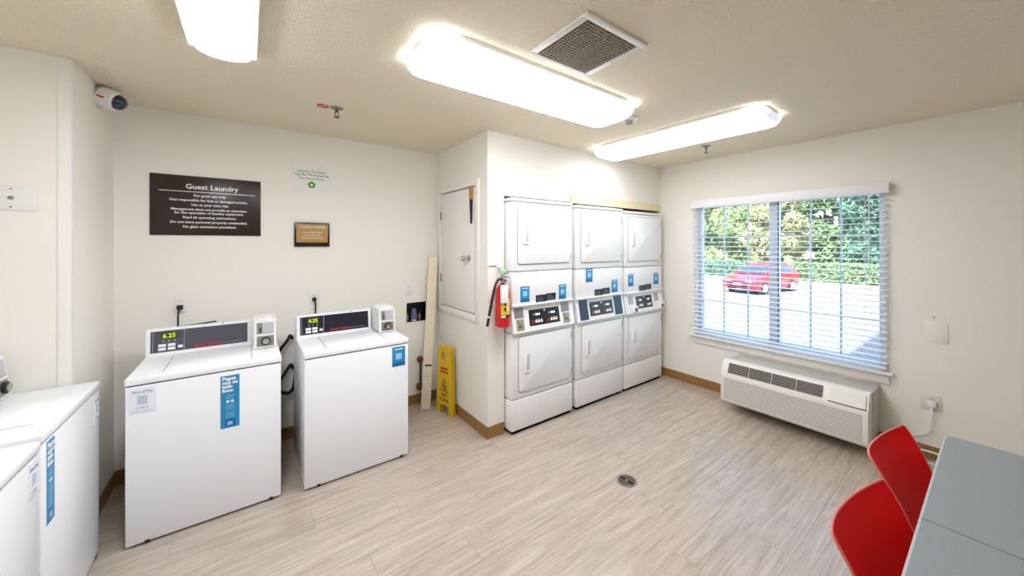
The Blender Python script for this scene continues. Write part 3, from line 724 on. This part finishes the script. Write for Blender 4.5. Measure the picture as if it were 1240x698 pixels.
MB().tube([e0, e0+d_*.012], .0105, 10).build('hose_band', WHT, t); MB().tube([e0+d_*.012, e0+d_*.075], [.0105,.012], 10).build('nozzle', BLACK, t)
def wraplabel(nm, m, a0, a1, z0, z1, r=.0606, par=t, n=8):
    mb = MB(); A = [R(a0+(a1-a0)*k/n) for k in range(n+1)]
    for k in range(n): mb.quad(*[(r*math.sin(x), -r*math.cos(x), z) for x, z in ((A[k],z0),(A[k+1],z0),(A[k+1],z1),(A[k],z1))])
    return mb.build(nm, m, par)
yl = wraplabel('yellow_label', YEL, -44, 48, .10, .225)
for k in range(4): wraplabel('pictogram', WHT if k % 2 else BLACK, -20+22*(k%2), -4+22*(k%2), .130+.042*(k//2), .160+.042*(k//2), .0611, yl, 2)
wraplabel('black_band', BLACK, -42, 48, .082, .099, .0609); wraplabel('oval_mark', WHT, -40, -10, .080, .096, .0613, n=3)
tg = MB().box(-.030,-.070,.195,.030,-.0675,.335,bev=.001,rot=Matrix.Rotation(R(-20),3,'Z'),piv=(0,0,.27)).build('inspection_tag', WHT, t); MB().tube([(-.022,-.066,.333),(-.01,-.02,.37)], .0012, 5).build('tag_string', STEEL, tg)
t2 = thing('extinguisher_bracket', 'white wall bracket above the hose holding the fire extinguisher', 'bracket', (EX, YD, 1.30))
MB().box(-.005,-.012,-.02,.028,-.0005,.185,bev=.003).build('back_plate', PLASW, t2)
MB().box(-.075,-.010,.075,-.006,-.0005,.083,bev=.002).build('shelf_bar', mat('grey plastic', (0,0,0)), t2)
MB().box(-.004,-.055,.062,.018,-.012,.078,bev=.004).build('hook', PLASW, t2)
MB().box(-.024,-.022,.421,.026,.016,.452,bev=.009).build('green_seal', mat('pale green plastic', (150,214,150), .4), t)

# ------------------------------------------------------------------ window, blind
t = thing('window_1', 'white sliding window with grid bars behind open blinds', None, (XR, (WIN[0]+WIN[1])/2, WIN[2]), -90, kind='structure')
hw, wh = (WIN[1]-WIN[0])/2, WIN[3]-WIN[2]
def ly(Y): return (WIN[0]+WIN[1])/2 - Y          # world Y -> local x
y0, y1 = .055, .115
fw = .035
MB().box(-hw,y0,0,-hw+fw,y1,wh,bev=.003).box(hw-fw,y0,0,hw,y1,wh,bev=.003).box(-hw+fw,y0,0,hw-fw,y1,fw,bev=.003).box(-hw+fw,y0,wh-fw,hw-fw,y1,wh,bev=.003).build('window_frame', VINYL, t)
xm = ly(1.333)
bx('mullion', VINYL, t, xm-.040, y0-.004, fw, xm+.040, y1, wh-.035, bev=.003)
bx('sash_seal', mat('dark seal', (60,64,76), .6), t, xm+.034, y0-.010, fw, xm+.042, y0-.0035, wh-fw)
for a, b in ((-hw+fw, xm-.036), (xm+.036, hw-fw)):
    bx('pane', GLASS, t, a, .080, fw, b, .084, wh-fw)
for Y in (1.807, 1.573, 1.055, .842): bx('muntin', VINYL, t, ly(Y)-.007, .0845, fw, ly(Y)+.007, .094, wh-fw)
for Z in (.940, 1.630):
    bx('muntin', VINYL, t, -hw+fw, .085, Z-WIN[2]-.007, xm-.036, .0945, Z-WIN[2]+.007); bx('muntin', VINYL, t, xm+.036, .085, Z-WIN[2]-.007, hw-fw, .0945, Z-WIN[2]+.007)
st = MB().box(ly(2.125),-.045,-.035,ly(.510),.055,-.010,bev=.006).build('window_sill', TRIMW, t); st.location.z = .0101
MB().box(ly(2.105),-.016,-.095,ly(.530),-.0005,-.0255,bev=.004).build('apron', TRIMW, t)

t = thing('window_blind', 'open white horizontal window blind with thick slats', 'blind', (XR, 1.3125, .58), -90)
bw = (2.085-.540)/2
vl = MB().box(-bw-.012,-.062,1.362,bw+.012,-.050,1.444,bev=.003).box(-bw-.012,-.050,1.362,-bw-.002,-.0005,1.444).box(bw+.002,-.050,1.362,bw+.012,-.0005,1.444).build('valance', SLAT, t)
bx('head_rail', SLAT, t, -bw, -.048, 1.385, bw, -.004, 1.430)
NS = 28
sl0 = None
for k in range(NS):
    z = .058 + k*.0469
    if sl0 is None:
        mb = MB(); pr = [(-.025,-.0012),(-.012,.0008),(0,.0014),(.012,.0008),(.025,-.0012),(.025,-.0038),(.012,-.0018),(0,-.0012),(-.012,-.0018),(-.025,-.0038)]
        mb.prism(pr, lambda p, a: (a, p[0], p[1]), -bw+.004, bw-.004); sl0 = mb.build('slat', SLAT, t); o = sl0
    else:
        o = bpy.data.objects.new('slat', sl0.data); COL.objects.link(o); o.parent = t
    o.location = (0, -.029, z); o.rotation_euler = (R(4), 0, 0)
MB().box(-bw+.004,-.054,.012,bw-.004,-.004,.030,bev=.004).build('bottom_rail', SLAT, t)
for x in (-bw+.13, -.05, bw-.13):
    for yy in (-.0555, -.0025): MB().tube([(x,yy,.03),(x,yy,1.385)], .0012, 5).build('ladder_cord', SLAT, t)
MB().tube([(bw-.10,-.068,1.36),(bw-.10,-.070,.70)], .004, 6).build('tilt_wand', PLASW, t)

# ------------------------------------------------------------------ wall air conditioner
t = thing('wall_air_conditioner', 'white packaged air conditioner mounted below the window', 'air conditioner', (XR, 1.105, 0), -90)
hw = .515; zb, zf, zt_ = .085, .345, .462; yf, yt, ys = -.395, -.335, -.27
body = [(ys,zb+.01),(yf+.02,zb),(yf+.004,zb+.012),(yf,zb+.03),(yf,zf-.02),(yf+.006,zf),(yt-.006,zt_-.006),(yt+.006,zt_),(ys,zt_)]
MB().prism(body, lambda p, a: (a, p[0], p[1]), -hw, hw).build('front_cover', PTACW, t, ang=50)
MB().box(-hw+.006,ys+.001,zb+.015,hw+.004,-.0005,zt_-.006,bev=.004).build('sleeve', SLEEV, t)
# front louvres
mb = MB(); n = 14
for k in range(n):
    z = zb+.035 + (zf-.03-zb-.035)*k/(n-1); mb.box(-hw+.03, yf-.0045, z-.0048, hw-.035, yf+.001, z+.0048)
mb.build('louvres', PTACW, t, smooth=False)['kind'] = 'stuff'
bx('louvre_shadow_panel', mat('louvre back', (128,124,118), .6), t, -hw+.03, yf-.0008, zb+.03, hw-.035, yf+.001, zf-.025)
# sloped face items
def sf(x, s, lift): # s 0..1 up the slope
    a, b = Vector((0,yf+.006,zf)), Vector((0,yt-.006,zt_-.006)); nrm = Vector((0,-(b.z-a.z),(b.y-a.y))).normalized()
    p = a+(b-a)*s+nrm*lift; return Vector((x,p.y,p.z))
def sbox(nm, m, x0, x1, s0, s1, lo, hi, par=t):
    mb = MB(); P = [sf(x,s,l) for l in (lo,hi) for x,s in ((x0,s0),(x1,s0),(x1,s1),(x0,s1))]; V = [mb.bm.verts.new(p) for p in P]
    for f in ((0,1,2,3),(4,5,6,7),(0,1,5,4),(1,2,6,5),(2,3,7,6),(3,0,4,7)): mb.bm.faces.new([V[i] for i in f])
    return mb.build(nm, m, par, smooth=False)
xs0, xs1 = 1.105-1.565, 1.105-.855
for k in range(4):
    a = xs0+(xs1-xs0)*k/4+.002; b = xs0+(xs1-xs0)*(k+1)/4-.002
    v = sbox('vent', PTACD, a, b, .14, .90, -.004, .0008)
    for j in range(6): sbox('vent_bar', PTACG, a, b, .16+.125*j, .22+.125*j, .0008, .005, v)
cd = sbox('control_door', PTACW, 1.105-.815, 1.105-.605, .10, .92, .0005, .008); sbox('door_gap', PTACD, 1.105-.820, 1.105-.600, .05, .10, .0005, .004, cd)

# ------------------------------------------------------------------ tables and chairs
def table(label, x0, x1):
    y1, y0, zt_ = .152, -.612, .742
    t = thing('square_table', label, 'table', ((x0+x1)/2, (y0+y1)/2, 0), 0, 'grey tables pushed together')
    a, b = (x1-x0)/2-.001, (y1-y0)/2
    far = x1 > 2; ex = 1 if far else -1
    mb = MB().box(-a,-b,zt_-.032,a,b,zt_-.0022)
    ed = [e for e in mb.bm.edges if abs(e.verts[0].co.z-e.verts[1].co.z) > .01 and e.verts[0].co.x*ex > 0]
    bmesh.ops.bevel(mb.bm, geom=ed, offset=.026, segments=4, profile=.5, affect='EDGES')
    mb.build('edge_band', TBLE, t)
    mb = MB().box(-a if far else -a+.006,-b+.006,zt_-.0022,a-.006 if far else a,b-.006,zt_)
    ed = [e for e in mb.bm.edges if abs(e.verts[0].co.z-e.verts[1].co.z) > .001 and e.verts[0].co.x*ex > 0]
    bmesh.ops.bevel(mb.bm, geom=ed, offset=.022, segments=4, profile=.5, affect='EDGES')
    mb.build('top', GREYT, t)
    bx('apron', STEEL, t, -a+.12, -.03, zt_-.06, a-.12, .03, zt_-.032)
    MB().tube([(0,0,.03),(0,0,zt_-.058)], .035, 16).build('column', BLACK, t)
    for r in (0, 90): MB().box(-.28,-.03,.004,.28,.03,.035,bev=.008,rot=Matrix.Rotation(R(r+45),3,'Z'),piv=(0,0,0)).build('foot', BLACK, t)
table('grey square table nearer the window, beyond the seam', 1.571, 2.345)
table('grey square table closest to the viewer, before the seam', .797, 1.569)

def chair(label, x, y, rz=0):
    """moulded shell chair, faces local -y"""
    t = thing('shell_chair', label, 'chair', (x, y, 0), rz, 'red shell chairs')
    # side profile: seat front -> seat -> bend -> backrest top (y, z, half width, side curl)
    pr = [(-.44,.425,.19,.000),(-.41,.442,.200,.004),(-.33,.446,.205,.010),(-.23,.440,.205,.016),(-.155,.444,.202,.020),(-.110,.465,.200,.022),(-.080,.51,.198,.024),(-.050,.570,.199,.027),(-.016,.642,.204,.030),(.016,.705,.209,.032),(.040,.748,.210,.031),(.050,.765,.208,.030),(.0535,.771,.205,.029),(.055,.774,.198,.027)]
    nu = 12; rows = []; mb = MB(); th = .007
    pts = []
    for i, (yy, z, hw_, cu) in enumerate(pr):
        a, b = pr[max(i-1,0)], pr[min(i+1,len(pr)-1)]
        tg_ = Vector((0, b[0]-a[0], b[1]-a[1])).normalized(); nr = Vector((0,-tg_.z,tg_.y))     # towards the sitter
        if nr.z < 0 and abs(tg_.z) < .5: nr = -nr
        row = []
        for j in range(nu+1):
            s = -1+2*j/nu; p = Vector((s*hw_, yy, z)) + nr*cu*1.35*abs(s)**2.2
            row.append((p, nr))
        pts.append(row)
    top = [[mb.bm.verts.new(p+n*th/2) for p, n in r] for r in pts]
    bot = [[mb.bm.verts.new(p-n*th/2) for p, n in r] for r in pts]
    nr_ = len(pr)
    for i in range(nr_-1):
        for j in range(nu):
            mb.bm.faces.new((top[i][j], top[i][j+1], top[i+1][j+1], top[i+1][j])); mb.bm.faces.new((bot[i][j], bot[i+1][j], bot[i+1][j+1], bot[i][j+1]))
    sh = mb.build('shell', REDC, t, ang=180)
    # rim: moulded edge all round, its lit highlight painted in paler red
    loop = [(0,j) for j in range(nu+1)] + [(i,nu) for i in range(1,nr_)] + [(nr_-1,j) for j in range(nu-1,-1,-1)] + [(i,0) for i in range(nr_-2,0,-1)]
    rim = [pts[i][j][0] for i, j in loop]; rim.append(rim[0])
    MB().tube(rim, .0042, 6, caps=False).build('rim', REDR, sh, ang=180)
    MB().box(-.13,-.34,.405,.13,-.10,.424,bev=.006).build('seat_mount', CHROME, t)
    for s in (-1, 1):
        for yy, yb_ in ((-.34,-.40),(-.10,-.03)):
            MB().tube([(s*.12,yy,.414),(s*.155,yy+(yb_-yy)*.3,.38),(s*.205,yb_,.008)], .010, 8).build('leg', CHROME, t)
            MB().lathe([(.014,0),(.014,.014),(.010,.016)], 10, Matrix.Translation((s*.205,yb_,0))).build('glide', BLACK, t)
    return t
chair('red moulded shell chair at the grey table nearer the window', 1.965, .255, -5)
chair('red moulded shell chair at the grey table closest to the viewer', 1.412, .236, -5)

# ------------------------------------------------------------------ outside
GZ = -.9
struct(MB().box(4.06, -60, GZ-.2, 27.5, 70, GZ), 'ground', ASPH, 'sunlit asphalt parking lot outside the window')
struct(MB().box(27.5, -60, GZ-.2, 110, 70, GZ+.10), 'lawn', GRASS, 'dry grass behind the parking lot')
struct(MB().box(27.3, -60, GZ, 27.5, 70, GZ+.14), 'kerb', KERB, 'pale concrete kerb along the parking lot')
struct(MB().box(-8, -14, HC+.12, 4.15, 16, 6.3).box(-8, -14, 6.3, 4.15, -.4, 10.6).box(4.0, -14, GZ, 4.06, 16, -.13).box(4.0, YB+.72, -.13, 4.06, 16, HC+.12).box(4.0, -14, -.13, 4.06, YF-T-.01, HC+.12), 'wall_exterior', BRICK, 'outer storey of the building above the laundry room')

random.seed(11)
def leaves(cloud, n, size):
    """cloud: function -> random point ; returns mesh of leaf sprays (two quads each)"""
    V, Fc = [], []
    for _ in range(n):
        p = cloud(); s = size*random.uniform(.6, 1.3)
        a = Vector((random.gauss(0,1), random.gauss(0,1), random.gauss(0,1))).normalized(); b = a.orthogonal().normalized(); b.rotate(Matrix.Rotation(random.uniform(0, 6.28), 3, a)); c = a.cross(b)
        i = len(V); V += [p+b*s, p+c*s*.45+a*s*.12, p-b*s, p-c*s*.45+a*s*.12]; Fc.append((i, i+1, i+2, i+3))
    return V, Fc
def leaf_obj(name, V, Fc, m, par):
    me = bpy.data.meshes.new(name); me.from_pydata(V, [], Fc); me.materials.append(m)
    o = bpy.data.objects.new(name, me); COL.objects.link(o); o.parent = par; return o
def tree(label, x, y, H, crown_r, crown_z, m, trunk=.16, n=9000):
    t = thing('tree', label, 'tree', (x, y, GZ+.1), random.uniform(0, 360), 'trees behind the parking lot')
    tr = MB().tube([(0,0,0),(.05,.03,H*.25),(-.06,.05,H*.55),(.02,0,H*.85)], [trunk*1.2,trunk,trunk*.7,trunk*.3], 8).build('trunk', BARK, t)
    for k in range(5):
        a = random.uniform(0, 6.28); z = H*random.uniform(.25,.6); l = crown_r*random.uniform(.5,.85)
        MB().tube([(0,0,z),(math.cos(a)*l*.5, math.sin(a)*l*.5, z+.5), (math.cos(a)*l, math.sin(a)*l, z+1.3)], [trunk*.45,trunk*.3,trunk*.1], 6).build('branch', BARK, tr)
    blobs = []
    for k in range(34):
        a = random.uniform(0, 6.28); r = crown_r*math.sqrt(random.random())*.8; zz = crown_z+(H-crown_z)*random.uniform(.05,.9)
        blobs.append((Vector((r*math.cos(a), r*math.sin(a), zz)), crown_r*random.uniform(.28,.5)))
    def cl():
        c, r = random.choice(blobs); v = Vector((random.gauss(0,1),random.gauss(0,1),random.gauss(0,1))).normalized()
        return c + v*r*random.uniform(.6,1.0)
    V, Fc = leaves(cl, n, .10*crown_r); leaf_obj('crown', V, Fc, m, t)
TR = [(32.6,-1.0,7,2.2,.6,1,'mid green tree beyond the right window edge'), (32.6,4.9,7.5,2.2,.6,2,'deep green bushy tree, rightmost in the window view'), (32.6,10.8,7,2.2,.6,3,'olive green tree just behind the parked car'), (32.6,16.7,7.5,2.2,.6,0,'light green tree left of the parked car behind the lot'),
      (38.6,3.4,8.5,2.2,.4,2,'deep green tree in the middle row, rightmost'), (38.6,9.3,8.5,2.2,.4,1,'mid green tree in the middle row, right of the car'), (38.6,15.6,8.5,2.2,.4,0,'light green tree in the middle row, above the car'), (38.6,21.8,8.5,2.2,.4,1,'mid green tree in the middle row, leftmost'),
      (46,-2,10,3.1,.3,2,'tall deep green tree at the right end of the back row'), (46,6.7,10,3.1,.3,2,'tall deep green tree in the back row, right of the car'), (46,15.2,10,3.1,.3,1,'tall mid green tree in the back row, above the car'), (46,23.7,10,3.1,.3,0,'tall light green tree at the left end of the back row')]
for x, y, H, cr, cz, mi, lb in TR: tree(lb, x, y, H, cr, cz, LEAFS[mi])
def hedge(label, x, y0, y1, hgt, m, n=3500):
    t = thing('hedge', label, 'hedge', (x, (y0+y1)/2, GZ+.1), 0, 'clipped hedges along the lot')
    hw_ = (y1-y0)/2
    MB().box(-.45, -hw_+.1, 0, .45, hw_-.1, hgt-.12, bev=.15).build('stems', mat('hedge twigs', (70,80,50), .9, noise=.3, nscale=6), t)
    def cl():
        f = random.random(); yy = random.uniform(-hw_, hw_)
        if f < .55: return Vector((-.55+random.uniform(0,.1), yy, random.uniform(0, hgt)))
        if f < .8: return Vector((random.uniform(-.55,.55), yy, hgt+random.uniform(-.1,.05)))
        return Vector((.55, yy, random.uniform(0, hgt)))
    V, Fc = leaves(cl, n, .13); leaf_obj('foliage', V, Fc, m, t)
hedge('clipped green hedge right of the parked car', 28.6, -1.0, 9.3, 1.15, LEAFS[1])
hedge('clipped dark hedge behind and left of the parked car', 28.6, 9.6, 22, 1.0, LEAFS[2])
t = thing('lamp_post', 'slim white post standing in the hedge right of the car', 'post', (27.72, 7.35, GZ+.1))
MB().tube([(0,0,0),(0,0,3.6)], .05, 10).build('pole', PLASW, t); MB().box(-.06,-.22,1.55,-.045,.22,1.9,bev=.004).build('plate', PLASW, t)

# parked car, local +x forward
t = thing('car', 'red hatchback car parked on the lot outside the window', 'car', (21.3, 7.75, GZ), 172)
wheel = [(1.33,.78),(1.33,-.78),(-1.27,.78),(-1.27,-.78)]
low = [(-2.08,.34),(-1.62,.24),(1.72,.24),(2.08,.32),(2.13,.58),(2.02,.74),(1.15,.93),(-1.95,.98),(-2.10,.80)]
mb = MB().prism(low, lambda p, a: (p[0], a, p[1]), -.84, .84)
bmesh.ops.bevel(mb.bm, geom=[e for e in mb.bm.edges if abs(e.verts[0].co.y-e.verts[1].co.y) < 1e-6], offset=.05, segments=3, profile=.5, affect='EDGES')
mb.build('body', CARR, t)
gh = [(1.02,.94),(.35,1.40),(.10,1.46),(-1.25,1.46),(-1.90,1.02),(-1.95,.96)]
mb = MB(); n = len(gh)
A = [mb.bm.verts.new((x, -(.80-.20*max(0,(z-.95)/.5)), z)) for x, z in gh]; B = [mb.bm.verts.new((x, (.80-.20*max(0,(z-.95)/.5)), z)) for x, z in gh]
for i in range(n): mb.bm.faces.new((A[i], A[(i+1)%n], B[(i+1)%n], B[i]))
mb.bm.faces.new(A); mb.bm.faces.new(B[::-1]); mb.build('cabin', CARR, t)
def wpt(x, z, s, o=.006): return (x, s*(.80-.20*max(0,(z-.95)/.5)+o), z)
for s in (-1, 1):
    MB().quad(*[wpt(x, z, s) for x, z in ((.82,.99),(.28,1.38),(-.32,1.40),(-.32,.99))]).build('side_window', CARG, t, smooth=False)
    MB().quad(*[wpt(x, z, s) for x, z in ((-.40,.99),(-.40,1.40),(-1.18,1.40),(-1.62,1.02))]).build('side_window', CARG, t, smooth=False)
    MB().box(.70,s*.84,.95,.84,s*1.0,1.07,bev=.03).build('mirror', CARR, t)
    MB().box(1.86,s*.50-.16,.58,2.10,s*.50+.16,.72,bev=.03).build('headlight', mat('headlight', (230,235,240), .1, spec=.8), t)
    MB().box(-2.10,s*.62-.14,.70,-2.02,s*.62+.14,.86,bev=.02).build('tail_light', REDP, t)
k = .006
MB().quad((1.00,-.74,.965),(1.00,.74,.965),(.40,.60,1.385),(.40,-.60,1.385)).build('windscreen', CARG, t, smooth=False).location = (.012,0,.010)
MB().quad((-1.30,-.58,1.43),(-1.30,.58,1.43),(-1.86,.70,1.05),(-1.86,-.70,1.05)).build('rear_window', CARG, t, smooth=False).location = (-.012,0,.010)
MB().box(2.08,-.50,.38,2.15,.50,.56,bev=.02).build('grille', BLACK, t); MB().box(2.13,-.22,.44,2.16,.22,.54).build('number_plate', WHT, t)
for x, yy in wheel:
    Mw = Matrix.Translation((x, yy, .31)) @ ROTX; s = 1 if yy < 0 else -1
    w = MB().lathe([(.20,-.10),(.29,-.10),(.31,-.07),(.31,.07),(.29,.10),(.20,.10)], 24, Mw, True).build('wheel', TYRE, t)
    MB().lathe([(.001,.108*s),(.205,.108*s),(.205,.09*s),(.001,.09*s)], 18, Mw).build('hubcap', STEEL if False else mat('silver rim', (205,205,210), .35, .4), w)
